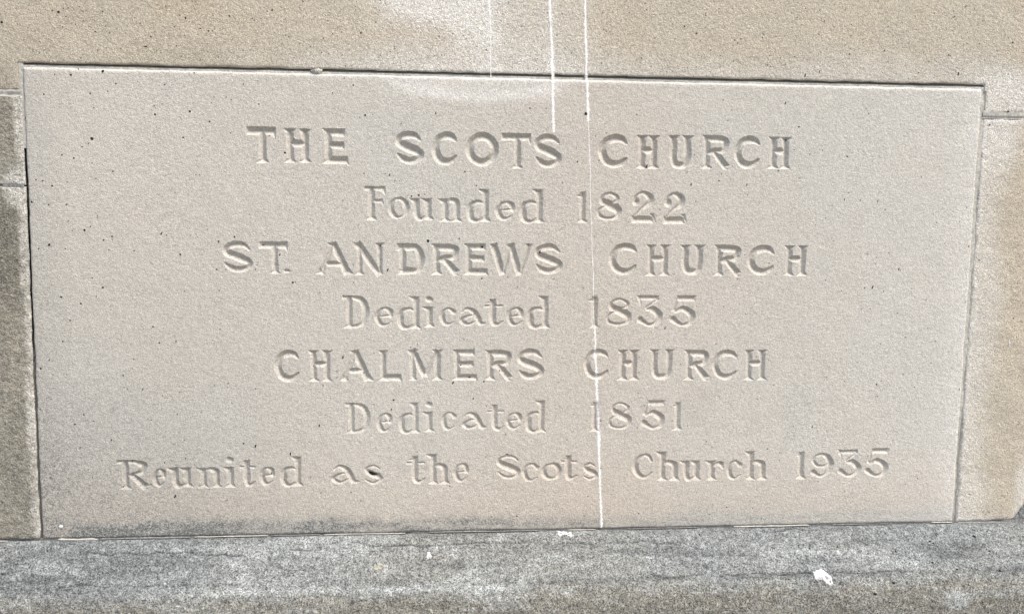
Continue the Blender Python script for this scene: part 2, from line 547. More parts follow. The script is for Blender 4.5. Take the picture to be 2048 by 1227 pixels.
LINES = [
 ('A', 10.37, 'T -350.6 -313.5 184.9 230.4;H -304.8 -268.7 185.9 229.0;E -256.5 -223.6 185.1 229.6;S -166.2 -126.1 185.2 228.8;C -118.1 -81.4 184.6 228.4;O -74.3 -31.1 184.6 228.5;T -28.5 10.4 182.7 228.0;S 12.3 52.1 183.3 228.1;C 98.1 141.0 184.6 229.0;H 147.6 180.5 184.6 228.2;U 191.5 223.6 184.5 228.9;R 235.3 273.3 185.9 230.1;C 278.8 318.4 186.5 229.9;H 324.8 357.5 187.1 229.2'),
 ('b', 8.81, 'F -204.5 -176.0 113.9 157.5;o -172.5 -146.3 115.5 144.9;u -143.7 -114.9 115.1 143.3;n -107.1 -79.4 112.9 143.1;d -71.3 -41.5 113.9 156.0;e -34.6 -9.2 114.9 142.0;d -2.8 29.3 113.2 156.9;1 70.1 86.6 113.6 155.2;8 95.2 133.1 114.2 157.3;2 142.7 177.8 113.3 158.5;2 185.2 219.5 112.4 157.7'),
 ('A', 9.85, 'S -384.1 -342.9 45.3 86.8;T -336.9 -300.2 44.5 86.2;. -306.1 -297.3 44.3 52.7;A -264.9 -218.5 44.2 85.2;N -216.6 -177.0 43.5 85.6;D -162.5 -125.8 44.1 85.3;R -118.4 -80.8 44.3 85.0;E -76.2 -43.6 44.2 85.6;W -43.0 16.1 44.7 85.7;S 15.1 55.7 45.0 86.7;C 115.6 157.2 44.7 87.8;H 164.6 199.0 44.2 85.8;U 212.3 244.4 45.1 86.1;R 257.2 295.2 44.7 86.5;C 303.2 344.5 45.3 86.4;H 352.8 388.1 45.1 86.1'),
 ('b', 8.59, 'D -232.2 -196.9 -25.6 17.2;e -190.2 -166.0 -23.9 2.8;d -160.4 -130.4 -26.1 16.5;i -127.7 -112.8 -24.7 2.9;c -105.9 -84.2 -23.0 2.7;a -79.5 -44.0 -23.0 2.3;t -48.3 -23.1 -22.4 14.4;e -17.9 4.1 -23.6 3.1;d 9.1 39.0 -25.4 17.5;1 89.0 106.0 -25.5 18.4;8 111.1 150.5 -25.5 17.8;3 153.9 191.8 -26.3 17.9;5 199.0 236.8 -26.3 17.4'),
 ('A', 9.64, 'C -319.7 -283.9 -96.5 -53.7;H -276.9 -244.2 -96.0 -54.2;A -235.2 -193.5 -95.3 -54.6;L -186.7 -155.5 -95.5 -54.4;M -147.1 -101.3 -95.0 -53.8;E -89.7 -56.3 -95.3 -53.6;R -46.6 -10.1 -95.1 -54.3;S -5.5 34.2 -95.7 -52.4;C 85.3 122.7 -95.3 -53.3;H 130.2 162.1 -96.2 -54.7;U 175.7 207.9 -96.4 -54.2;R 221.5 257.1 -96.6 -54.8;C 260.8 299.6 -96.9 -54.9;H 304.5 337.9 -97.1 -55.2'),
 ('b', 8.03, 'D -229.4 -195.9 -165.2 -124.3;e -187.8 -167.2 -164.5 -137.0;d -158.3 -131.4 -165.2 -124.1;i -125.8 -113.3 -164.4 -136.7;c -103.0 -82.3 -163.0 -136.3;a -75.2 -41.1 -162.0 -137.2;t -43.8 -19.4 -162.9 -126.9;e -17.2 4.4 -162.5 -137.7;d 9.4 36.2 -165.9 -122.6;1 94.7 108.9 -166.3 -123.6;8 117.8 154.3 -166.0 -123.1;5 164.2 199.3 -166.4 -124.2;1 206.8 223.0 -165.4 -125.3'),
 ('b', 8.41, 'R -522.4 -481.4 -236.5 -197.0;e -475.8 -459.4 -234.3 -208.3;u -455.0 -425.2 -234.8 -208.0;n -419.5 -389.2 -236.0 -209.2;i -384.8 -371.7 -235.7 -208.0;t -366.4 -345.3 -234.0 -198.2;e -340.2 -320.3 -234.4 -207.5;d -312.4 -284.7 -234.9 -194.9;a -246.7 -209.2 -234.2 -206.5;s -206.1 -179.2 -235.2 -206.5;t -149.4 -124.2 -233.3 -194.8;h -120.3 -92.4 -235.6 -194.1;e -86.3 -65.9 -233.5 -206.0;S -31.3 4.7 -232.4 -193.9;c 5.8 28.9 -234.2 -207.0;o 32.2 58.7 -232.6 -207.7;t 57.4 80.2 -231.5 -196.9;s 86.2 108.8 -234.0 -207.7;C 155.3 187.7 -234.8 -194.7;h 189.1 220.6 -235.3 -194.4;u 223.9 251.2 -235.2 -207.4;r 258.6 282.0 -235.7 -207.8;c 287.3 308.9 -235.6 -206.8;h 312.6 343.6 -236.1 -195.2;1 384.0 397.8 -235.6 -195.7;9 403.2 439.6 -236.7 -196.1;3 442.4 479.1 -236.6 -195.4;5 481.9 518.0 -237.2 -194.4'),
]
SPECKS = '-572.7 363.9 5.0 r;-579.7 365.1 3.0 r;-563.8 358.7 3.0 r;-571.3 347.7 4.0 s;-530.0 341.8 4.0 r;-520.5 365.8 4.0 r;-444.8 374.5 3.0 r;-476.1 352.9 3.0 r;-421.5 360.8 4.0 r;-403.9 348.7 4.0 r;-394.0 346.0 4.0 r;-388.8 346.2 2.0 r;-368.3 364.9 4.0 r;-316.1 373.2 4.0 r;-639.4 349.5 6.0 r;-463.8 337.6 4.0 r;-515.1 331.7 3.0 r;-470.3 325.3 7.0 h;-433.2 327.0 3.0 r;-522.4 294.0 6.0 r;-560.2 289.0 5.0 r;-551.3 295.8 3.0 r;-507.1 279.3 4.0 r;-448.5 279.5 3.0 r;-412.3 294.3 4.0 r;-538.2 267.0 4.0 r;-593.2 264.8 4.0 r;-534.1 249.6 3.0 r;-461.2 242.8 5.0 r;-418.9 247.4 5.0 r;-461.8 253.1 3.0 r;-394.8 235.5 4.0 r;-388.9 265.5 3.0 r;-616.1 243.8 7.0 s;-616.0 235.5 7.0 s;-538.0 211.8 7.0 r;-542.3 205.9 3.0 r;-550.0 201.8 4.0 r;-427.6 215.2 4.0 r;-574.6 191.3 4.0 r;-560.4 187.5 4.0 r;-513.9 172.0 4.0 r;-587.7 153.0 5.0 r;-598.7 159.2 4.0 r;-606.8 160.3 4.0 r;-613.0 132.8 5.0 r;-334.1 258.0 4.0 r;-242.6 273.6 4.0 r;-227.8 292.0 3.0 r;-369.2 221.7 4.0 r;-302.5 198.1 11.0 r;-579.5 289.0 3.0 r;-612.6 295.4 3.0 r;-352.7 282.2 3.0 r;-367.7 262.8 3.0 r;-207.0 348.7 4.0 r;-201.7 247.0 5.0 r;-192.2 248.2 3.0 r;-112.5 251.0 6.0 s;8.1 259.7 4.0 r;29.2 260.1 3.0 r;80.6 253.9 8.0 r;94.3 225.7 4.0 s;71.3 192.6 4.0 r;-171.1 172.2 6.0 s;-176.5 173.5 3.0 r;-164.5 164.5 3.0 r;-74.7 177.7 4.0 r;-60.0 160.0 4.0 r;-133.9 147.4 5.0 r;-143.1 145.6 5.0 r;163.3 188.4 7.0 s;-9.0 222.4 4.0 r;-216.8 283.9 4.0 r;-227.9 292.0 3.0 r;-203.6 173.5 3.0 r;207.3 367.7 4.0 r;223.7 359.3 4.0 r;393.8 379.3 5.0 s;571.3 390.1 4.0 r;430.3 338.1 4.0 r;477.5 343.7 4.0 r;390.3 314.4 11.0 s;371.5 309.6 8.0 s;582.2 316.2 8.0 s;345.9 272.8 7.0 s;366.0 242.9 4.0 r;262.0 275.5 3.0 r;460.7 261.7 4.0 r;434.2 204.8 4.0 r;263.8 179.8 9.0 s;260.7 170.6 4.0 r;223.3 165.2 7.0 s;298.5 166.1 6.0 s;433.6 147.9 6.0 s;455.5 147.2 6.0 s;479.9 146.1 6.0 s;631.2 250.3 4.0 r;666.3 166.3 4.0 s;654.6 358.6 4.0 r;655.5 268.4 5.0 r;350.5 225.9 7.0 s;226.5 203.8 3.0 r;340.8 185.2 4.0 r;566.4 340.4 4.0 r;-612.9 132.8 5.0 r;-592.9 129.6 4.0 r;-571.5 130.2 4.0 r;-594.0 80.0 6.0 r;-606.8 74.6 5.0 s;-550.6 98.5 5.0 r;-543.4 103.1 4.0 r;-527.9 86.0 4.0 r;-517.6 91.0 4.0 r;-457.1 95.0 8.0 s;-451.2 92.8 5.0 s;-491.3 73.2 4.0 r;-434.5 69.0 5.0 r;-531.2 26.3 6.0 r;-582.1 14.2 5.0 r;-558.4 5.9 4.0 r;-572.2 -15.7 4.0 r;-470.3 -23.6 4.0 r;-442.4 -42.4 6.0 s;-463.2 -44.2 4.0 r;-582.4 -42.6 6.0 s;-616.9 -62.4 4.0 r;-599.4 -66.2 6.0 s;-615.5 -82.5 5.0 r;-610.3 -77.2 5.0 r;-485.5 -104.7 6.0 s;-509.2 -86.5 4.0 r;-636.0 -98.1 6.0 s;-643.8 -109.4 8.0 s;-645.6 -20.9 4.0 r;-646.2 -70.4 4.0 r;-617.4 19.0 3.0 r;-543.3 38.7 3.0 r;-539.3 15.1 3.0 r;-574.9 74.8 3.0 r;515.0 54.9 7.0 s;479.7 30.5 8.0 s;468.7 29.4 5.0 s;597.2 119.9 4.0 s;564.6 118.5 3.0 r;612.5 86.6 4.0 r;493.4 -103.6 4.0 r;430.7 -104.6 3.0 r;685.2 -12.0 4.0 r;651.3 -10.4 7.0 s;650.6 -22.9 3.0 r;629.5 68.2 9.0 h;701.9 -54.4 8.0 r;613.0 -111.4 10.0 s;447.7 -99.0 3.0 r;700.8 -61.5 3.0 r;561.8 -26.0 3.0 r;436.0 25.3 3.0 r;-442.7 -137.0 5.0 s;-559.6 -137.1 4.0 r;-571.0 -149.7 4.0 r;-547.8 -145.3 3.0 r;-476.1 -145.0 3.0 r;-526.7 -170.6 4.0 r;-433.9 -196.0 10.0 s;-460.8 -201.3 4.0 r;-360.0 -177.0 5.0 r;-344.7 -180.6 8.0 s;-300.0 -191.7 8.0 s;-262.5 -154.5 7.0 s;-551.7 -219.4 9.0 s;-603.6 -219.1 5.0 s;-448.5 -246.8 8.0 s;-636.9 -185.6 4.0 r;-565.8 -181.5 3.0 r;-500.8 -198.1 4.0 r;-514.1 -233.4 4.0 r;-325.7 -219.0 7.0 s;-478.4 -229.4 4.0 r;-170.9 -150.0 7.0 r;-15.2 -195.4 12.0 h;-193.4 -218.1 15.0 h;-221.5 -244.7 4.0 r;110.9 -151.2 4.0 r;-0.6 -281.3 4.0 r;166.5 -280.7 6.0 s;257.3 -181.3 9.0 s;405.1 -162.5 7.0 s;342.9 -192.4 4.0 r;289.3 -273.9 3.0 r;378.4 -161.1 4.0 s;-389.6 49.9 9.0 r;-366.9 91.5 4.2 r;-310.2 69.8 11.6 s;-173.5 50.4 13.7 s;-341.1 50.2 4.2 r;-294.7 33.5 5.3 r;-182.4 81.6 10.6 r;-332.7 80.5 21.1 h;-386.7 85.4 13.2 s;-121.8 88.2 7.4 r;-50.3 80.6 12.7 r;25.0 74.8 6.3 r;-81.5 91.5 4.2 r;-51.8 39.8 4.2 r;-231.5 -64.3 15.7 s;-257.1 -101.1 10.8 s;-88.0 -98.5 14.5 s;-66.3 -91.9 6.0 r;-78.0 -75.6 6.0 r;-27.1 -83.0 5.1 r;-47.2 -96.7 5.1 r;-165.8 -120.9 9.8 r;-60.9 -119.5 6.1 s;-168.8 -133.5 12.3 s;194.7 -25.8 13.5 s;-191.7 -219.3 39.8 h'

# ------------------------------------------------------------------ the inscribed stone (mm, then metres)
SUB = 4
PX0, PX1, PZ0, PZ1 = -617.2, 616.6, -300.8, 297.0
edge_lines = [0.0, 0.7, 1.5, 2.6, 4.2]


def axis(a, b, step, extra=()):
    n = max(2, int(round((b - a - 8.4) / step)))
    v = np.concatenate([a + np.array(edge_lines[:-1]), np.linspace(a + 4.2, b - 4.2, n + 1), b - np.array(edge_lines[:-1])[::-1]])
    return np.unique(np.round(np.concatenate([v, np.array(extra, float)]), 4)) if len(extra) else v


def relief(X, Z, amp, seed=0):
    """gentle undulation of a dressed face, mm towards +Y"""
    return amp * ((fbm(X / 60, Z / 60, seed, 3) - .5) * 1.6 + (fbm(X / 9, Z / 9, seed + 5, 3) - .5) * 0.6)


def bevel_drop(d, b):
    q = np.clip(d / b, 0, 1)
    return b * (1 - np.sqrt(np.clip(1 - (1 - q) ** 2, 0, 1)))


cx = axis(PX0, PX1, 2.42)
cz = axis(PZ0, PZ1, 2.42)
CX, CZ = np.meshgrid(cx, cz, indexing='ij')
ed = np.minimum.reduce([CX - PX0, PX1 - CX, CZ - PZ0, PZ1 - CZ])
bw = 2.6 + 2.2 * (fbm(CX / 22, CZ / 22, 4) - .45)
bw = np.clip(bw, 1.2, 6)
CY = relief(CX, CZ, 0.55, 1) + bevel_drop(ed, bw)
fade = smooth(8, 0, ed)
CXd = CX + fade * (fbm(CX / 14, CZ / 14, 31) - .5) * 2.0 + smooth(10, 0, CX - PX0) * (vnoise(CZ / 70, CZ * 0, 3) - .5) * 1.2
CZd = CZ + fade * (fbm(CX / 14, CZ / 14, 37) - .5) * 1.6


def up(A):
    n, m = A.shape
    i = np.arange((n - 1) * SUB + 1)
    a = np.minimum(i // SUB, n - 2)
    f = (i / SUB - a)[:, None]
    B = A[a] * (1 - f) + A[a + 1] * f
    j = np.arange((m - 1) * SUB + 1)
    a = np.minimum(j // SUB, m - 2)
    f = (j / SUB - a)[None, :]
    return B[:, a] * (1 - f) + B[:, a + 1] * f


FX, FZ, FY = up(CXd), up(CZd), up(CY)
fx1 = up(CX)[:, 0]
fz1 = up(CZ)[0, :]
DEP = np.zeros(FX.shape)
OWN = np.full((FX.shape[0] - 1, FX.shape[1] - 1), -1, dtype=np.int32)
letters = []
VK = 1.08
gi = 0
LINE_K = [.98, .80, .92, .80, .88, .70, .78]      # each line is cut to its own depth
for li, (fam, sw, row) in enumerate(LINES):
    for it in row.split(';'):
        ch, a, b, z0, z1 = it.split()
        a, b, z0, z1 = float(a), float(b), float(z0), float(z1)
        if ch in 'eocasd' and fam == 'b':
            g_ = 1.4
            a, b, z0 = a - g_, b + g_ * (.5 if ch == 'd' else 1), z0 - (g_ if ch != 'd' else .6)
            z1 += g_ if ch != 'd' else 0
        w, h = b - a, z1 - z0
        if ch == 'i':
            pad_top = h * 0.55
        else:
            pad_top = 4
        i0, i1 = np.searchsorted(fx1, (a - 5, b + 5))
        j0, j1 = np.searchsorted(fz1, (z0 - 5, z1 + 1 + pad_top))
        X, Z = np.meshgrid(fx1[i0:i1], fz1[j0:j1], indexing='ij')
        # hand-cut wobble of the outline
        wob = 0.55
        Xl = X - a + wob * (fbm(X / 7, Z / 7, 50) - .5) * 2
        Zl = Z - z0 + wob * (fbm(X / 7, Z / 7, 60) - .5) * 2
        s = sw * (0.95 + 0.1 * random.random()) * (1.0 if fam == 'A' else (.98 if ch in 'eocas' else 1.17))
        d = np.full(X.shape, -9.0)
        for p in glyph(ch, w, h, s, fam):
            d = np.maximum(d, prim_depth(p, Xl, Zl))
        d = d + (fbm(X / 2.2, Z / 2.2, 70, 2) - .5) * 0.55
        dm = np.clip(d, 0, None)
        dm = dm * VK - 0.05 * np.clip(dm - 2.6, 0, None) ** 2
        dm *= LINE_K[li]
        sub = DEP[i0:i1, j0:j1]
        new = dm > sub
        DEP[i0:i1, j0:j1] = np.where(new, dm, sub)
        cell = (dm[:-1, :-1] > 0) | (dm[1:, :-1] > 0) | (dm[:-1, 1:] > 0) | (dm[1:, 1:] > 0)
        o = OWN[i0:i1 - 1, j0:j1 - 1]
        o[cell] = gi
        letters.append(ch)
        gi += 1

nf, mf = FX.shape
Y = FY + DEP
V = np.stack([FX, Y, FZ], -1).reshape(-1, 3) * 0.001


def plaque_attrs(X, Z):
    n1 = fbm(X / 70, Z / 70, 11, 4)
    n2 = fbm(X / 18, Z / 18, 12, 4)
    bottom = smooth(-248, -296, Z + 26 * (n1 - .5) + 12 * (n2 - .5))
    band = smooth(-276, -291, Z + 12 * (n1 - .5) + 9 * (n2 - .5)) * smooth(-585, -570, X)
    leftd = smooth(-120, -640, X + 90 * (n1 - .5)) * smooth(260, -300, Z) * .75 + .5 * smooth(-560, -620, X + 30 * (n1 - .5))  # slab gets darker toward its left end and lower left
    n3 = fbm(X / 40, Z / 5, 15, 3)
    grime_and_dark = 0.13 * bottom + (0.30 * smooth(350, -250, X) + .14) * band * (.55 + .8 * smooth(.30, .62, n3)) + 0.30 * leftd + .16 * smooth(420, 60, np.hypot(X + 620, (Z + 300) * 1.6) + 80 * (n1 - .5))  # dirty bottom band, plus darker left end and lower left corner
    grime_and_dark += 0.10 * smooth(.62, .8, n1) * smooth(100, -200, Z)
    # faint pale tide mark under the top joint, between the streaks
    cxm, r = -60.0, 120.0
    arc = np.exp(-((Z - (272 + 22 * ((X - cxm) / r) ** 2)) / 6.0) ** 2) * smooth(1.35, .6, np.abs(X - cxm) / r)
    below = smooth(262, 280, Z) * smooth(1.2, .5, np.abs(X - cxm) / r)
    pale = 0.75 * arc * (0.4 + n2) + 0.45 * below
    pale += 0.40 * np.exp(-((X - PX1) / 26) ** 2) * (0.4 + n2)
    pale += 0.45 * smooth(6, 1, PZ1 - Z)  # bright top arris: light caught by the edge, put into the colour
    pale += 0.16 * smooth(350, 620, X + 80 * (n1 - .5))
    warm = 0.50 * np.exp(-((X - 90 - 60 * (n1 - .5)) / 120) ** 2) * (0.5 + 0.8 * n1)
    warm += 0.55 * smooth(-170, -270, Z + 40 * (n1 - .5)) * (1 - band)
    return dict(grime_and_dark=np.clip(grime_and_dark, 0, 1), pale=np.clip(pale, 0, 1), warm=np.clip(warm, 0, 1))


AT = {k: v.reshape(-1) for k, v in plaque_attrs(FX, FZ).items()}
# coarse cells next to any carving are subdivided, the rest stay one quad
nc, mc = len(cx) - 1, len(cz) - 1
own4 = OWN.reshape(nc, SUB, mc, SUB).max(axis=(1, 3)) >= 0
fine = own4.copy()
idx = np.arange(nf * mf).reshape(nf, mf)
I, J = np.nonzero(~fine)
ci, cj = I * SUB, J * SUB
coarse_q = np.stack([idx[ci, cj], idx[ci + SUB, cj], idx[ci + SUB, cj + SUB], idx[ci, cj + SUB]], 1)
finec = np.repeat(np.repeat(fine, SUB, 0), SUB, 1)
I, J = np.nonzero(finec & (OWN < 0))
fine_q = np.stack([idx[I, J], idx[I + 1, J], idx[I + 1, J + 1], idx[I, J + 1]], 1)

# sides of the slab
ring = np.concatenate([idx[0:nf:SUB, 0], idx[nf - 1, SUB:mf:SUB], idx[nf - 1 - SUB::-SUB, mf - 1], idx[0, mf - 1 - SUB:0:-SUB]])
nb = len(V)
VB = V[ring].copy()
VB[:, 1] = 0.15
Vall = np.concatenate([V, VB])
ATall = {k: np.concatenate([v, v[ring]]) for k, v in AT.items()}
k = np.arange(len(ring))
k2 = (k + 1) % len(ring)
side_q = np.stack([ring[k], nb + k, nb + k2, ring[k2]], 1)

BASE = Vector((0, 0.075, PZ0 * .001))


def shift(v):
    v = v.copy()
    v -= np.array(BASE)
    return v


inscribed = thing('inscribed_stone', 'pale sandstone slab carved with church names and dates, set into the tan wall', 'inscribed stone', BASE)
v_, f_, a_ = compact(Vall, np.concatenate([coarse_q, fine_q, side_q]), ATall)
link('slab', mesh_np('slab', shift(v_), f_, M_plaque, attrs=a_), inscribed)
order = np.nonzero(OWN.ravel() >= 0)[0]
own_flat = OWN.ravel()[order]
for g, ch in enumerate(letters):
    sel = order[own_flat == g]
    if len(sel) == 0:
        continue
    I, J = sel // (mf - 1), sel % (mf - 1)
    q = np.stack([idx[I, J], idx[I + 1, J], idx[I + 1, J + 1], idx[I, J + 1]], 1)
    v_, f_, a_ = compact(V, q, AT)
    nm = 'carved_letter' if ch.isalpha() else ('carved_digit' if ch.isdigit() else 'carved_full_stop')
    link(nm, mesh_np(nm, shift(v_), f_, M_plaque, attrs=a_), inscribed)


def plaque_y(x, z):
    """surface height of the slab (mm) at x, z in mm"""
    i = np.clip(np.searchsorted(fx1, x), 0, nf - 1)
    j = np.clip(np.searchsorted(fz1, z), 0, mf - 1)
    return Y[i, j]


# ------------------------------------------------------------------ wall stones
wall = thing('sandstone_wall', 'weathered tan and grey sandstone block wall around the inscribed slab', 'stone wall', (0, 0.12, -0.30))
WB = np.array((0, 0.12, -0.30))


def seg_dist(X, Z, poly):
    d = np.full(X.shape, 1e9)
    n = len(poly)
    for i in range(n):
        (x0, z0), (x1, z1) = poly[i], poly[(i + 1) % n]
        dx, dz = x1 - x0, z1 - z0
        t = np.clip(((X - x0) * dx + (Z - z0) * dz) / (dx * dx + dz * dz), 0, 1)
        d = np.minimum(d, np.hypot(X - x0 - t * dx, Z - z0 - t * dz))
    return d


def stone(name, poly, step, y0, bev, seed, amp, mat, attr_fn, parent=wall, base=WB, label=None, extra_y=None, step_z=None):
    """dressed block with an axis-aligned polygonal face (mm)"""
    xs = sorted(set(p[0] for p in poly))
    zs = sorted(set(p[1] for p in poly))

    def lines(bp, st):
        out = []
        for a, b in zip(bp[:-1], bp[1:]):
            el = [0, .8, 1.8, 3.2, 5.0]
            if b - a < 14:
                out += list(np.linspace(a, b, 9))
            else:
                n = max(1, int(round((b - a - 10) / st)))
                out += [a + e for e in el] + list(np.linspace(a + 5, b - 5, n + 1)) + [b - e for e in el]
        return np.unique(np.round(out, 3))
    lx, lz = lines(xs, step), lines(zs, step_z or step)
    X, Z = np.meshgrid(lx, lz, indexing='ij')
    mx, mz = (lx[:-1] + lx[1:]) / 2, (lz[:-1] + lz[1:]) / 2
    MX, MZ = np.meshgrid(mx, mz, indexing='ij')
    inside = np.zeros(MX.shape, bool)
    n = len(poly)
    for i in range(n):
        (x0, z0), (x1, z1) = poly[i], poly[(i + 1) % n]
        if z0 != z1:
            inside ^= ((MZ > min(z0, z1)) & (MZ < max(z0, z1)) & (MX < x0))
    d = seg_dist(X, Z, poly)
    b = np.clip(bev * (0.45 + 1.3 * fbm(X / 25, Z / 25, seed)), 0.8, 60)
    Yv = y0 + relief(X, Z, amp, seed) + bevel_drop(d, b)
    fd = smooth(12, 0, d)
    Xd = X + fd * (fbm(X / 16, Z / 16, seed + 2) - .5) * bev * 1.1
    Zd = Z + fd * (fbm(X / 16, Z / 16, seed + 8) - .5) * bev * 1.1
    if extra_y is not None:
        Yv = Yv + extra_y(X, Z)
    N, Mm = X.shape
    idx = np.arange(N * Mm).reshape(N, Mm)
    I, J = np.nonzero(inside)
    q = np.stack([idx[I, J], idx[I + 1, J], idx[I + 1, J + 1], idx[I, J + 1]], 1)
    V = np.stack([Xd, Yv, Zd], -1).reshape(-1, 3)
    pad = np.pad(inside, 1)
    e = []
    # edges along x (constant z line j) and along z
    dif = pad[1:-1, 1:] != pad[1:-1, :-1]
    I, J = np.nonzero(dif)
    e.append(np.stack([idx[I, J], idx[I + 1, J]], 1))
    dif = pad[1:, 1:-1] != pad[:-1, 1:-1]
    I, J = np.nonzero(dif)
    e.append(np.stack([idx[I, J], idx[I, J + 1]], 1))
    e = np.concatenate(e)
    bv = np.unique(e)
    mp = np.full(N * Mm, -1)
    mp[bv] = N * Mm + np.arange(len(bv))
    VB = V[bv].copy()
    VB[:, 1] = 160
    V = np.concatenate([V, VB])
    sq = np.stack([e[:, 0], e[:, 1], mp[e[:, 1]], mp[e[:, 0]]], 1)
    at = attr_fn(X, Z, d)
    at = {k_: np.concatenate([v.reshape(-1), v.reshape(-1)[bv]]) for k_, v in at.items()}
    v_, f_, a_ = compact(V, np.concatenate([q, sq]), at)
    return link(name, mesh_np(name, v_ * 0.001 - base, f_, mat, attrs=a_), parent, label=label)


def at_top(X, Z, d):
    n1 = fbm(X / 80, Z / 80, 21, 4)
    n2 = fbm(X / 20, Z / 20, 22, 4)
    low = smooth(352, 306, Z + 20 * (n1 - .5))
    grime_and_dark = 0.15 * low * smooth(-560, -380, X) + 0.10 * smooth(-300, -640, X) + 0.06 * smooth(.55, .8, n1)  # dirt along the lower part, and darker toward the left end
    grime_and_dark += 0.30 * smooth(330, 270, Z) * smooth(-600, -640, X)
    # two pale run-off lobes left of the streaks and one at the right-hand corner
    e1 = np.hypot((X + 112) / 88, (Z - 412) / 48) + .35 * (n2 - .5)
    e2 = np.hypot((X + 60) / 40, (Z - 352) / 26) + .35 * (n2 - .5)
    e3 = np.hypot((X - 645) / 55, (Z - 292) / 45) + .4 * (n2 - .5)
    pale = 1.0 * smooth(1.35, .5, e1) + 0.45 * smooth(1.3, .2, e2) + 0.42 * smooth(1.15, .3, e3)
    pale += 0.16 * smooth(-200, 30, X) * smooth(180, 60, X) + 0.10 * smooth(-250, -120, X) * smooth(110, 60, X)
    pale += 0.34 * low * smooth(-420, -250, X) * (0.4 + n2) + .18 * smooth(-330, -150, X) * smooth(60, 20, X) * (.3 + n1)
    pale += 0.75 * np.exp(-((X + 49) / 5) ** 2) * smooth(345, 375, Z) + .25 * np.exp(-np.abs(X + 46) / 8) + .3 * np.exp(-np.abs(X - 33) / 4)
    warm = 0.55 * smooth(.35, .7, n1) * smooth(310, 350, Z)
    return dict(grime_and_dark=np.clip(grime_and_dark, 0, 1), pale=np.clip(pale, 0, 1), warm=np.clip(warm, 0, 1))


def at_left(X, Z, d):
    n1 = fbm(X / 50, Z / 50, 25, 4)
    n2 = fbm(X / 12, Z / 12, 26, 4)
    smear = smooth(-631, -626, X + 5 * (n1 - .5) + 4 * (n2 - .5)) * (.55 + .45 * smooth(.35, .6, n2))
    cornr = smooth(1.2, .5, np.hypot((X + 634) / 16, (Z - 150) / 26) + .5 * (n2 - .5))
    hj = np.exp(-((Z - 266) / 4.5) ** 2)
    pale = 0.62 * smear + 0.6 * cornr + .5 * hj
    grime_and_dark = 0.30 * smooth(154, 146, Z) * smooth(-140, 60, Z) + 0.16 + 0.16 * smooth(.40, .70, n1) + 0.14 * smooth(-100, -290, Z)
    grime_and_dark = grime_and_dark * (1 - np.clip(pale, 0, 1))
    return dict(grime_and_dark=np.clip(grime_and_dark, 0, 1), pale=np.clip(pale, 0, 1), warm=0.3 * n1)


def at_right(X, Z, d):
    n1 = fbm(X / 45, Z / 45, 27, 4)
    n2 = fbm(X / 12, Z / 12, 28, 4)
    smear = smooth(678, 634, X + 34 * (n1 - .5) + 10 * (n2 - .5))
    pale = 0.45 * smear + .28 * smooth(1.1, .3, np.hypot((X - 650) / 60, (Z - 250) / 70) + .3 * (n1 - .5))
    pale += .35 * smooth(12, 2, d) * (n2 + .2) + 0.55 * smooth(700, 716, X + 12 * (n2 - .5)) * smooth(-190, -250, Z)
    grime_and_dark = 0.10 * smear + 0.05 * smooth(-200, -290, Z) + .08 * smooth(.6, .85, n1)
    warm = 0.30 * smooth(635, 700, X + 40 * (n1 - .5))
    return dict(grime_and_dark=np.clip(grime_and_dark, 0, 1), pale=np.clip(pale, 0, 1), warm=np.clip(warm, 0, 1))


def at_far(X, Z, d):
    n1 = fbm(X / 80, Z / 80, 33, 3)
    return dict(grime_and_dark=0.25 * n1, pale=0.1 * n1, warm=0.5 * n1)


# long stone above, notched round the head of the slab
top_poly = [(-1000, 269), (-622.5, 269), (-622.5, 302.6), (620.4, 302.6), (620.4, 293), (622.5, 293), (622.5, 267.3), (960, 267.3), (960, 560), (-1000, 560)]
stone('stone_block', top_poly, 5, 0.6, 2.4, 3, 1.1, M_tan, at_top, label='long tan block above the slab with pale run-off stains')
# left-hand stones
stone('stone_block', [(-1000, 153.4), (-619.8, 153.4), (-619.8, 262.5), (-1000, 262.5)], 4, 0.8, 2.0, 9, 2.2, M_rough, at_left, extra_y=lambda X, Z: 1.6 * np.exp(-((Z - (157 + 14 * smooth(-632, -624, X) + 2 * np.sin(X / 4))) / .8) ** 2) * smooth(-637, -631, X), label='grey weathered block left of the slab near its head')
stone('stone_block', [(-1000, -300.5), (-619.8, -300.5), (-619.8, 152.0), (-1000, 152.0)], 4, 0.8, 2.4, 14, 2.6, M_rough, at_left, label='tall dark weathered block along the left side of the slab')
# right-hand stone, its lower outer corner knocked off
corner = lambda X, Z: 9 * smooth(0, 1.0, ((X - 714) + (-283 - Z) * 0.75) / 14)
stone('stone_block', [(620.8, -301.0), (730, -301.0), (730, 260.6), (620.8, 260.6)], 3, 0.9, 4.2, 19, 2.0, M_tan, at_right, extra_y=corner, label='narrow tan block right of the slab with a broken lower corner')
# the wall goes on outside the frame
for x0, x1, z0, z1 in [(740, 1300, -301, 262), (964, 1500, 267.3, 560), (-1500, -1004, -300.5, 262.5), (-1500, -1004, 266, 560),
                       (-1500, -500, 564, 860), (-496, 420, 564, 860), (424, 1500, 564, 860)]:
    stone('stone_block', [(x0, z0), (x1, z0), (x1, z1), (x0, z1)], 16, 0.8, 3.0, int(abs(x0)) % 40 + 3, 1.6, M_tan, at_far)


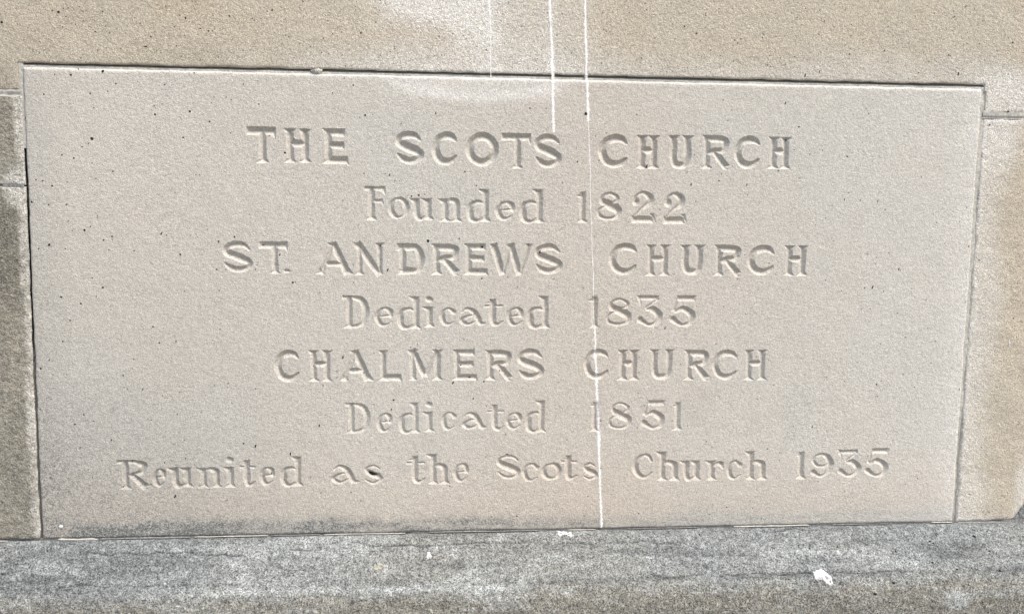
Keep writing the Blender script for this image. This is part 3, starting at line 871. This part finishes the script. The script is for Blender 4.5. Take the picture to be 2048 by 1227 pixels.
# mortar between the stones: strips of their own, set back by an uneven amount
def joint(x0, x1, z0, z1, depth_fn, mat=M_mortar, st=1.4, along='x', label=None):
    nx = max(3, int((x1 - x0) / (st if along == 'z' else st * 1.6)))
    nz = max(3, int((z1 - z0) / (st if along == 'x' else st * 1.6)))
    X, Z = np.meshgrid(np.linspace(x0, x1, nx + 1), np.linspace(z0, z1, nz + 1), indexing='ij')
    Yv = depth_fn(X, Z) + (fbm(X / 4, Z / 4, 44, 3) - .5) * 1.6
    idx = np.arange(X.size).reshape(X.shape)
    q = np.stack([idx[:-1, :-1], idx[1:, :-1], idx[1:, 1:], idx[:-1, 1:]], -1).reshape(-1, 4)
    V = np.stack([X, Yv, Z], -1).reshape(-1, 3) * .001 - WB
    return link('mortar_joint', mesh_np('mortar_joint', V, q, mat), wall, label=label)


joint(-623.5, 622, 296.2, 302.9, lambda X, Z: 3.2 + 4.8 * smooth(299.6, 301.6, Z) + 0 * X, label='thin recessed joint over the slab')
joint(-622.6, -616.3, 199, 303, lambda X, Z: 2.2 + 0 * X, along='z')
joint(-622.6, -616.3, -302, 198, lambda X, Z: 3.0 + 6 * smooth(-90, 0, Z + 60 * (vnoise(Z / 30, Z * 0, 4) - .5)) + 0 * X, mat=M_gap, along='z')
joint(615.6, 622.5, -302, 297, lambda X, Z: 2.6 + 2.2 * smooth(-100, -230, Z) + 2 * (vnoise(Z / 24, Z * 0, 9) - .5) + 0 * X, along='z')
joint(-1000, -621.5, 261.5, 269.8, lambda X, Z: 1.3 + 3.5 * np.exp(-((Z - 264) / .8) ** 2) + 0 * X)
joint(-1000, -621.5, 150.5, 155.5, lambda X, Z: 1.4 + 3.5 * smooth(.35, .6, vnoise(X / 6, X * 0, 8)), mat=M_bed)
joint(620.5, 960, 258.6, 269.0, lambda X, Z: 0.9 + 2.2 * np.exp(-((Z - 260.3 - 1.2 * (vnoise(X / 9, X * 0, 2) - .5)) / .8) ** 2) + 0 * X)
joint(726, 742, -262, 262, lambda X, Z: 4 + 0 * X, along='z')
joint(700, 745, -304, -258, lambda X, Z: 5.5 + 0 * X, mat=M_ledge)


# ------------------------------------------------------------------ the ledge under the wall
ledge = thing('stone_ledge', 'grey granular weathered stone ledge running beneath the slab, spotted with white droppings', 'stone ledge', (0, -0.03, -0.95))
LB = np.array((0, -0.03, -0.95))
prof = [(18, -302.6), (0, -303.6), (-6, -305.5), (-34, -334), (-50, -350.5), (-58, -360.5), (-63, -373), (-65, -388), (-66, -470), (-66, -700), (-66, -950)]
pa = np.array(prof, float)
sl = np.concatenate([[0], np.cumsum(np.hypot(*np.diff(pa, axis=0).T))])


def ledge_point(X, S):
    """(x, distance down the profile) -> Y, Z and outward normal"""
    y = np.interp(S, sl, pa[:, 0])
    z = np.interp(S, sl, pa[:, 1])
    e = 5.0
    ty = np.interp(S + e, sl, pa[:, 0]) - np.interp(S - e, sl, pa[:, 0])
    tz = np.interp(S + e, sl, pa[:, 1]) - np.interp(S - e, sl, pa[:, 1])
    L = np.hypot(ty, tz) + 1e-9
    return y, z, tz / L, -ty / L      # outward normal (ny, nz)


CRACKS = [  # polylines of (x mm, z mm of the crack on the ledge), depth, width
    ([(-572, -316), (-500, -317.5), (-440, -316), (-351, -321)], 1.6, 0.8),
    ([(-340, -319.5), (-290, -318), (-235, -317)], 1.2, 0.7),
    ([(-229, -310.3), (-160, -313.5), (-91, -315), (-30, -313), (43, -314.5)], 1.5, 0.7),
    ([(43, -315), (110, -316.5), (170, -315.5), (235, -317)], 1.3, 0.7),
    ([(-595, -346.7), (-500, -348.5), (-410, -349)], 1.2, 0.8),
    ([(-400, -348.5), (-330, -347), (-272, -349.2)], 1.0, 0.7),
    ([(166, -349.6), (205, -351.5), (247.5, -351), (252, -345)], 1.8, 0.8),
    ([(250, -351), (330, -350.5), (447, -353), (540, -351)], 1.3, 0.7),
    ([(344, -304.8), (390, -306), (436, -306)], 1.2, 0.7),
]


def ledge_cracks(X, Z):
    c = np.zeros(X.shape)
    Zj = Z + 3.0 * (fbm(X / 16, X * 0 + 3, 81, 3) - .5) * 2
    for pts, dep, wd in CRACKS:
        px = [p[0] for p in pts]
        zz = np.interp(X, px, [p[1] for p in pts])
        on = smooth(px[0] - 5, px[0] + 25, X) * smooth(px[-1] + 5, px[-1] - 25, X)
        brk = 0.35 + 0.9 * vnoise(X / 14, X * 0, 5)
        c = np.maximum(c, dep * on * brk * np.exp(-((Zj - zz) / wd) ** 2))
    return c


def ledge_mesh(x0, x1, stx, sts, name, smax=None):
    nx = int((x1 - x0) / stx)
    s_end = smax or sl[-1]
    S = np.concatenate([np.arange(0, 112, sts), np.arange(112, 230, max(sts, 3)), np.arange(230, s_end + 12, 12)])
    X, SS = np.meshgrid(np.linspace(x0, x1, nx + 1), S, indexing='ij')
    y, z, ny, nz = ledge_point(X, SS)
    n1 = fbm(X / 60, SS / 22, 91, 4)
    n2 = fbm(X / 12, SS / 9, 92, 4)
    n3 = fbm(X / 3.2, SS / 3.2, 93, 3)
    cr = ledge_cracks(X, z)
    hgt = 3.2 * (n1 - .5) + 1.6 * (n2 - .5) + 1.9 * (n3 - .5) - cr
    hgt *= smooth(14, 30, SS) * .85 + .15
    # small chipped hollow and pock
    hgt -= 1.8 * smooth(1.1, .6, np.hypot((X - 232) / 30, (z + 346) / 7.5) + .3 * (n2 - .5))
    yy, zz = y + ny * hgt, z + nz * hgt
    streak = fbm(X / 130, z / 9, 95, 4)
    brown = smooth(-346, -380, z + 22 * (n1 - .5) + 10 * (n2 - .5))
    dark = smooth(.50, .66, streak) * smooth(-312, -322, z) * smooth(-366, -352, z)
    edge_dark = smooth(-311, -305, z)
    pale = .35 * smooth(.56, .75, fbm(X / 60, z / 16, 97, 4)) + 0.55 * np.exp(-((z + 357 + 6 * (n1 - .5)) / 5.0) ** 2) * smooth(-450, -380, X) * smooth(20, -40, X) * (0.4 + n2)
    pale += 0.10 * smooth(.5, .7, n2)
    pale += .75 * smooth(1.15, .35, np.hypot((X - 595) / 22, (SS - 131) / 17) + .5 * (n2 - .5)) + .5 * smooth(1.1, .4, np.hypot((X + 180) / 16, (SS - 68) / 10) + .5 * (n2 - .5))
    grime_and_dark = 0.36 * dark + .22 * edge_dark * (0.3 + n2) + 0.8 * np.clip(cr, 0, 1.2) + 0.24 * smooth(-380, -650, X) * smooth(.3, .7, n1) + .2 * smooth(-520, -680, X)  # darker in streaks, cracks, along the top edge and toward the left end
    at = dict(grime_and_dark=np.clip(grime_and_dark, 0, 1).reshape(-1), pale=np.clip(pale * (1 - np.clip(cr, 0, 1)), 0, 1).reshape(-1), warm=(0.8 * brown).reshape(-1))
    idx = np.arange(X.size).reshape(X.shape)
    q = np.stack([idx[:-1, :-1], idx[1:, :-1], idx[1:, 1:], idx[:-1, 1:]], -1).reshape(-1, 4)
    V = np.stack([X, yy, zz], -1).reshape(-1, 3)
    return link(name, mesh_np(name, V * .001 - LB, q, M_ledge, attrs=at), ledge), (X, SS, yy, zz)


lm, (LX, LS, LY, LZ) = ledge_mesh(-800, 860, 1.7, 1.6, 'ledge_stone')
ledge_mesh(-1500, -802, 14, 6, 'ledge_stone')
ledge_mesh(862, 1500, 14, 6, 'ledge_stone')


def ledge_at(x, s):
    i = int(np.clip((x + 800) / 1660 * (LX.shape[0] - 1), 0, LX.shape[0] - 1))
    j = int(np.clip(np.searchsorted(LS[0], s), 0, LS.shape[1] - 1))
    return LY[i, j], LZ[i, j]


# bedding mortar: a thin broken pale fillet with dark gaps, between slab and ledge
def fillet(x0, x1, z, t, mat, seed, proud=-0.8, label=None):
    n = max(6, int((x1 - x0) / 2.2))
    x = np.linspace(x0, x1, n)
    zz = z + 1.1 * (fbm(x / 30, x * 0, seed, 3) - .5)
    tt = t * (0.35 + 1.2 * fbm(x / 9, x * 0, seed + 3, 3)) * np.minimum(1, np.minimum(x - x0, x1 - x) / 6 + .15)
    rows = []
    for ang in np.linspace(-1, 1, 5):
        rows.append(np.stack([x, proud * (1 - ang ** 2) + 2.0 * ang ** 2 + .5 * (vnoise(x / 3, x * 0 + ang, seed) - .5), zz + tt * ang / 2], -1))
    V = np.concatenate(rows)
    idx = np.arange(5 * n).reshape(5, n)
    q = np.stack([idx[:-1, :-1], idx[:-1, 1:], idx[1:, 1:], idx[1:, :-1]], -1).reshape(-1, 4)
    return link('mortar_fillet', mesh_np('mortar_fillet', V * .001 - WB, q, mat), wall, label=label)


for i_, (a, b, z, t, m) in enumerate([
        (-598, -548, -302.3, 4.2, M_mortar), (-546, -430, -302.2, 2.6, M_bed), (-425, -330, -302.0, 1.5, M_mortar), (-326, -262, -302.0, 1.2, M_bed),
        (-258, -150, -301.9, 1.2, M_mortar), (-118, -40, -301.8, 2.4, M_bed), (-50, 30, -302.0, 1.0, M_bed), (70, 108, -302.0, 1.3, M_mortar),
        (150, 250, -302.0, .9, M_bed), (300, 408, -302.1, 2.0, M_mortar), (440, 520, -301.9, .9, M_bed), (585, 616, -301.4, 1.6, M_mortar),
        (624, 700, -303.0, 2.6, M_bed), (-680, -660, -302.4, 1.3, M_mortar)]):
    fillet(a, b, z, t, m, 100 + i_)
joint(-1000, 1000, -304.5, -299.6, lambda X, Z: 1.7 + 2.5 * smooth(.5, .75, vnoise(X / 25, X * 0, 77)), mat=M_bed, st=2.0)


# ------------------------------------------------------------------ specks, droppings, streaks
def blob_mesh(items):
    """items: (x, y, z, rx, rz, rot, height) low domed irregular flakes facing -Y; mm"""
    V, F = [], []
    for (x, y, z, rx, rz, rot, hh) in items:
        b = len(V)
        n = 7
        V.append((x, y - hh, z))
        c, s_ = math.cos(rot), math.sin(rot)
        for kk in range(n):
            a = 2 * math.pi * kk / n
            q = 0.75 + 0.5 * random.random()
            u, v = rx * q * math.cos(a), rz * q * math.sin(a)
            V.append((x + u * c - v * s_, y + 0.12, z + u * s_ + v * c))
        for kk in range(n):
            F.append((b, b + 1 + kk, b + 1 + (kk + 1) % n))
    return np.array(V, float), np.array(F)


def top_y(x, z):
    return 0.6 + float(relief(np.array(x), np.array(z), 1.1, 3))


on_slab, on_wall = [], []  # black flakes; some stand for pits, their shade put into the colour
for it in SPECKS.split(';'):
    x, z, sz, kd = it.split()
    x, z, sz = float(x), float(z), float(sz)
    r = min(max(.85, sz * 0.29), 2.4) if sz < 9 else sz * 0.15
    rx, rz, rot = r * (0.8 + .4 * random.random()), r, random.random() * 3
    if kd == 's':
        rx, rz, rot = max(.36, r * .45), r * 1.15, random.uniform(-.55, .05)
    if kd == 'h':
        rx, rz, rot = r * 1.1, r * .45, random.uniform(-.15, .15)
    if PX0 + 2 < x < PX1 - 2 and PZ0 + 2 < z < PZ1 - 2:
        on_slab.append((x, float(plaque_y(x, z)) - .1, z, rx, rz, rot, .22))
    elif abs(x) < 719:
        on_wall.append((x, (top_y(x, z) if z > 268 else 0.9) - .15, z, rx, rz, rot, .3))
for _ in range(430):
    x, z = random.uniform(PX0 + 5, PX1 - 5), random.uniform(PZ0 + 5, PZ1 - 5)
    if random.random() < smooth(-350, 400, x) * .75:
        continue
    r = random.uniform(.25, .85)
    on_slab.append((x, float(plaque_y(x, z)) - .08, z, r * random.uniform(.5, 1), r, random.uniform(-.6, .6), .15))
for _ in range(560):
    x, z = random.uniform(-700, 720), random.uniform(305, 425)
    r = random.uniform(.3, .95)
    on_wall.append((x, top_y(x, z) - .12, z, r * random.uniform(.5, 1), r, random.uniform(-1, 1), .2))
v_, f_ = blob_mesh(on_slab)
link('dark_speck', mesh_np('dark_speck', shift(v_ * .001), f_, M_speck, False), inscribed, kind='stuff')
v_, f_ = blob_mesh(on_wall)
link('dark_speck', mesh_np('dark_speck', v_ * .001 - WB, f_, M_speck, False), wall, kind='stuff')


def surf(x, z):
    """front surface of wall or slab, mm"""
    if z > 302.3:
        return top_y(x, z)
    if z > 296.6:
        return 1.2
    if z > PZ0:
        return float(plaque_y(x, z))
    return 0.0


def streak(label, pts, z_to_w, seed, dens):
    """chalky run-off line, crumbled at its edges, following the stone and the carving"""
    pts = sorted(pts, key=lambda p: -p[1])
    zs = np.arange(pts[0][1], pts[-1][1], -0.45)
    pz = [p[1] for p in pts][::-1]
    pxx = [p[0] for p in pts][::-1]
    V, F = [], []
    nu = 11
    vid = {}
    xc = np.interp(zs, pz, pxx) + (fbm(zs / 22, zs * 0, seed, 4) - .5) * 2.6
    us = np.linspace(-1, 1, nu)
    ww = np.array([z_to_w(z) for z in zs])
    ww = ww * (0.25 + 1.0 * fbm(zs / 5, zs * 0, seed + 4, 3) + .6 * vnoise(zs / 38, zs * 0, seed + 9))
    ZG, UG = np.meshgrid(zs, us, indexing='ij')
    XG = xc[:, None] + UG * 3.0
    pr = 1 - np.abs(UG * 3.0) / (ww[:, None] + 1e-6)
    keep = (pr + (rng.random(pr.shape) - .5) * .9 + (vnoise(XG / .8, ZG / .8, seed) - .5) * 1.0) > (1 - dens)
    keep &= pr > -0.4
    for i in range(len(zs) - 1):
        for j in np.nonzero(keep[i, :-1])[0]:
            f = []
            for (a, b) in ((i, j), (i, j + 1), (i + 1, j + 1), (i + 1, j)):
                if (a, b) not in vid:
                    vid[(a, b)] = len(V)
                    x, z = XG[a, b], ZG[a, b]
                    V.append((x, surf(x, z) - .22, z))
                f.append(vid[(a, b)])
            F.append(f)
    V = np.array(V, float)
    base = V[V[:, 2].argmin()] * .001
    o = link('lime_streak', mesh_np('lime_streak', V * .001 - base, np.array(F), M_chalk))
    o.location = base
    o['label'] = label
    o['category'] = 'white streak'
    o['group'] = 'white streaks running down the wall'
    return o


streak('faint leftmost white streak ending at the top edge of the slab', [(-47.5, 430), (-46.9, 393.5), (-43.8, 360), (-43.8, 297.4)],
       lambda z: 2.2 if z > 370 else (1.5 if z > 355 else .8), 1, .62)
streak('middle white streak ending above the word SCOTS', [(28, 430), (30.8, 395.8), (34.5, 340.0), (36.6, 296.1), (39.2, 229.5)],
       lambda z: 2.0 if z > 300 else 1.6, 2, .84)
streak('longest, rightmost white streak running down through the dates to the ledge', [(74, 430), (75.8, 397.1), (80.8, 297.1), (84.0, 246.3), (92.2, 97.6), (99.1, -21.7), (105.0, -123.2), (109.4, -191.9), (114.9, -300)],
       lambda z: 1.7 if z > 245 else (.5 if z > -10 else (1.7 if z < -25 else 1.1)), 3, .80)


def splat(label, pts, x, s, height, mat, cat='dropping', name='bird_dropping', holes=(), slab=False, group='white bird droppings'):
    """pts: outline in mm around (x, s); laid on the ledge (s = distance down its profile) or on the slab (s = z)"""
    P = np.array(pts, float)
    lo, hi = P.min(0) - 1, P.max(0) + 1
    st = 0.6
    gx = np.arange(lo[0], hi[0] + st, st)
    gz = np.arange(lo[1], hi[1] + st, st)
    X, Z = np.meshgrid(gx, gz, indexing='ij')
    n = len(P)
    ins = np.zeros(X.shape, bool)
    for i in range(n):
        (x0, z0), (x1, z1) = P[i], P[(i + 1) % n]
        c = ((z0 > Z) != (z1 > Z))
        ins ^= c & (X < (x1 - x0) * (Z - z0) / ((z1 - z0) if z1 != z0 else 1e-9) + x0)
    d = seg_dist(X, Z, [tuple(p) for p in P])
    sd_ = np.where(ins, d, -d) + (fbm(X / 2.2, Z / 2.2, int(x) % 50) - .5) * 1.1
    for (hx, hz, hr) in holes:
        sd_ = np.minimum(sd_, np.hypot(X - hx, Z - hz) - hr)
    Hh = height * np.sqrt(np.clip(sd_ / 2.0, 0, 1)) + 0.3 * (fbm(X / 3, Z / 3, 7) - .5)
    keep = (sd_ > 0)
    V, F, vid = [], [], {}
    for i, j in zip(*np.nonzero(keep[:-1, :-1] & keep[1:, 1:] & keep[1:, :-1] & keep[:-1, 1:])):
        f = []
        for (a, b) in ((i, j), (i + 1, j), (i + 1, j + 1), (i, j + 1)):
            if (a, b) not in vid:
                vid[(a, b)] = len(V)
                xx = x + X[a, b]
                if slab:
                    V.append((xx, surf(xx, s + Z[a, b]) - Hh[a, b] - .1, s + Z[a, b]))
                else:
                    yy, zz = ledge_at(xx, s - Z[a, b])
                    _, _, ny, nz = ledge_point(xx, s - Z[a, b])
                    V.append((xx, yy + ny * (Hh[a, b] + .35), zz + nz * (Hh[a, b] + .35)))
            f.append(vid[(a, b)])
        F.append(f)
    V = np.array(V, float) * .001
    base = V[V[:, 2].argmin()]
    o = link(name, mesh_np(name, V - base, np.array(F), mat))
    o.location = base
    o['label'] = label
    o['category'] = cat
    if group:
        o['group'] = group
    return o


big = [(430, 380), (600, 340), (760, 265), (860, 350), (1075, 580), (1090, 740), (1120, 830), (1050, 870), (990, 980), (955, 950), (900, 850),
       (845, 960), (800, 780), (700, 660), (600, 680), (545, 740), (450, 660), (440, 520)]
splat('largest white bird dropping, a lobed splash low on the right of the ledge', [((a - 760) / 17.53 * .66, -(b - 600) / 17.53 * .66) for a, b in big],
      408.4, 94, .9, M_white, holes=[(5.0, -2.0, .9), (9.2, -6.0, .7)])
splat('small white bird dropping on the ledge under the word Dedicated', [(-2, 6), (1, 5), (3, 1), (4.5, -1.5), (2.5, -4.5), (-1, -5), (-3.4, -3), (-2.6, 1)], -119, 51, .7, M_white, holes=[(.4, -3.2, .5)])
splat('ragged white splash on the ledge edge just left of the longest white streak',
      [(-11, 4), (-6, 4.6), (-3, 1.5), (1, 2.5), (5, 0), (10, .5), (11, -5), (9, -9.5), (6, -6), (2, -4.5), (-2, -5), (-6, -5.6), (-9, -2), (-7.5, .5)],
      63.2, 21, .6, M_white, holes=[(-4.5, -2, 1.1), (6.5, -3, 1.0), (1.5, -1.6, .8)])
splat('round white dot low in the left corner of the slab', [(3.3 * math.cos(q), 2.9 * math.sin(q)) for q in np.linspace(0, 2 * math.pi, 9)[:-1]],
      -593.0, -284.3, .8, M_white, slab=True)
splat('pale yellowish lichen patch on the left half of the ledge', [(-9, -1), (-5, 3), (0, 4.5), (6, 4), (9, 0), (5, -2), (0, -5), (-6, -5.5)], -183, 66, .9, M_lichen, cat='lichen', name='lichen_patch', holes=[(1, 1.6, 1.0)], group=None)

# white fleck on the right-hand block
V = np.array([(-.6, -.3, 4.4), (.4, -.35, 4.2), (.6, -.4, .6), (1.7, -.3, -.2), (.6, -.4, -1), (.4, -.3, -5.2), (-.5, -.3, -5), (-.6, -.4, -1), (-1.5, -.3, -.4), (-.6, -.4, .6), (0, -.8, 0)])
F = np.array([(10, k_, (k_ + 1) % 10) for k_ in range(10)])
o = link('white_fleck', mesh_np('white_fleck', V * .001, F, M_white))
yr = 0.9 + float(relief(np.array(682.0), np.array(-49.0), 2.0, 19))
o.location = (0.6815, yr * .001, -0.0465)
o['label'] = 'thin upright white fleck on the tan block right of the slab'
o['category'] = 'paint fleck'

# crumb of mortar caught in the top joint
V, F = [], []
nr, na = 5, 14
for i in range(nr + 1):
    ph = math.pi / 2 * i / nr
    for k_ in range(na):
        a = 2 * math.pi * k_ / na
        q = 1 + .9 * (vnoise(k_ * 1.3, i * 1.7, 3) - .5)
        V.append((6.5 * q * math.cos(ph) * math.cos(a), -3.6 * q * math.sin(ph) + 1.5, 4.6 * q * math.cos(ph) * math.sin(a) * (1.2 if math.sin(a) < 0 else .8)))
for i in range(nr):
    for k_ in range(na):
        F.append((i * na + k_, i * na + (k_ + 1) % na, (i + 1) * na + (k_ + 1) % na, (i + 1) * na + k_))
o = link('mortar_crumb', mesh_np('mortar_crumb', np.array(V) * .001 + np.array((-.2617, .0012, .3005)) - WB, np.array(F), M_mortar), wall)

# dark grit caught on the ledge
items = []
for (x, s_, r) in [(574, 45, 2.2), (578, 49, 1.6), (582, 54, 1.3), (568.3, 76.5, 1.8), (506.3, 102.5, 2.0), (479, 115.5, 2.2), (520, 60, 1.6), (640, 40, 2.4),
                   (655, 62, 1.6), (250, 28, 1.3), (300, 24, 1.2), (440, 50, 1.5), (400, 52, 1.3), (660, 90, 1.8), (600, 88, 1.7), (480, 62, 1.4), (150, 30, 1.3)]:
    y, z = ledge_at(x, s_)
    items.append((x, y - .45, z, r * 1.25, r * .8, random.uniform(-.9, -.2), .6))
for _ in range(900):
    x, s_ = random.uniform(-700, 740), random.uniform(22, 165)
    if random.random() > .35 + .65 * smooth(-200, 500, x):
        continue
    r = random.uniform(.3, .95) * (1 + .7 * smooth(0, 600, x))
    y, z = ledge_at(x, s_)
    items.append((x, y - .2, z, r, r * .6, random.uniform(-.9, .3), .35))
v_, f_ = blob_mesh(items)
link('dark_grit', mesh_np('dark_grit', v_ * .001 - LB, f_, M_speck, False), ledge, kind='stuff')

# unseen ground in front of the wall, added to bounce light onto shaded faces
pm = NT('bounce_pavement_stone')
pc = pm.mix(pm.rng(pm.noise(3, 4, 0.6), .3, .7), (0.21, 0.195, 0.17), (0.165, 0.155, 0.14))
pm.l(pm.mix(1.0, pc, pm.gray(pm.rng(pm.noise(160, 3, 0.6), .3, .7, .75, 1.25)), 'MULTIPLY'), pm.b.inputs['Base Color'])
pm.b.inputs['Roughness'].default_value = 0.9
gx, gy = np.meshgrid(np.linspace(-5, 5, 41), np.linspace(-6, 0.2, 26), indexing='ij')
gi_ = np.arange(gx.size).reshape(gx.shape)
gq = np.stack([gi_[:-1, :-1], gi_[1:, :-1], gi_[1:, 1:], gi_[:-1, 1:]], -1).reshape(-1, 4)
link('bounce_pavement', mesh_np('bounce_pavement', np.stack([gx, gy, -0.945 + 0.004 * fbm(gx, gy, 3)], -1).reshape(-1, 3), gq, pm.m), kind='structure')
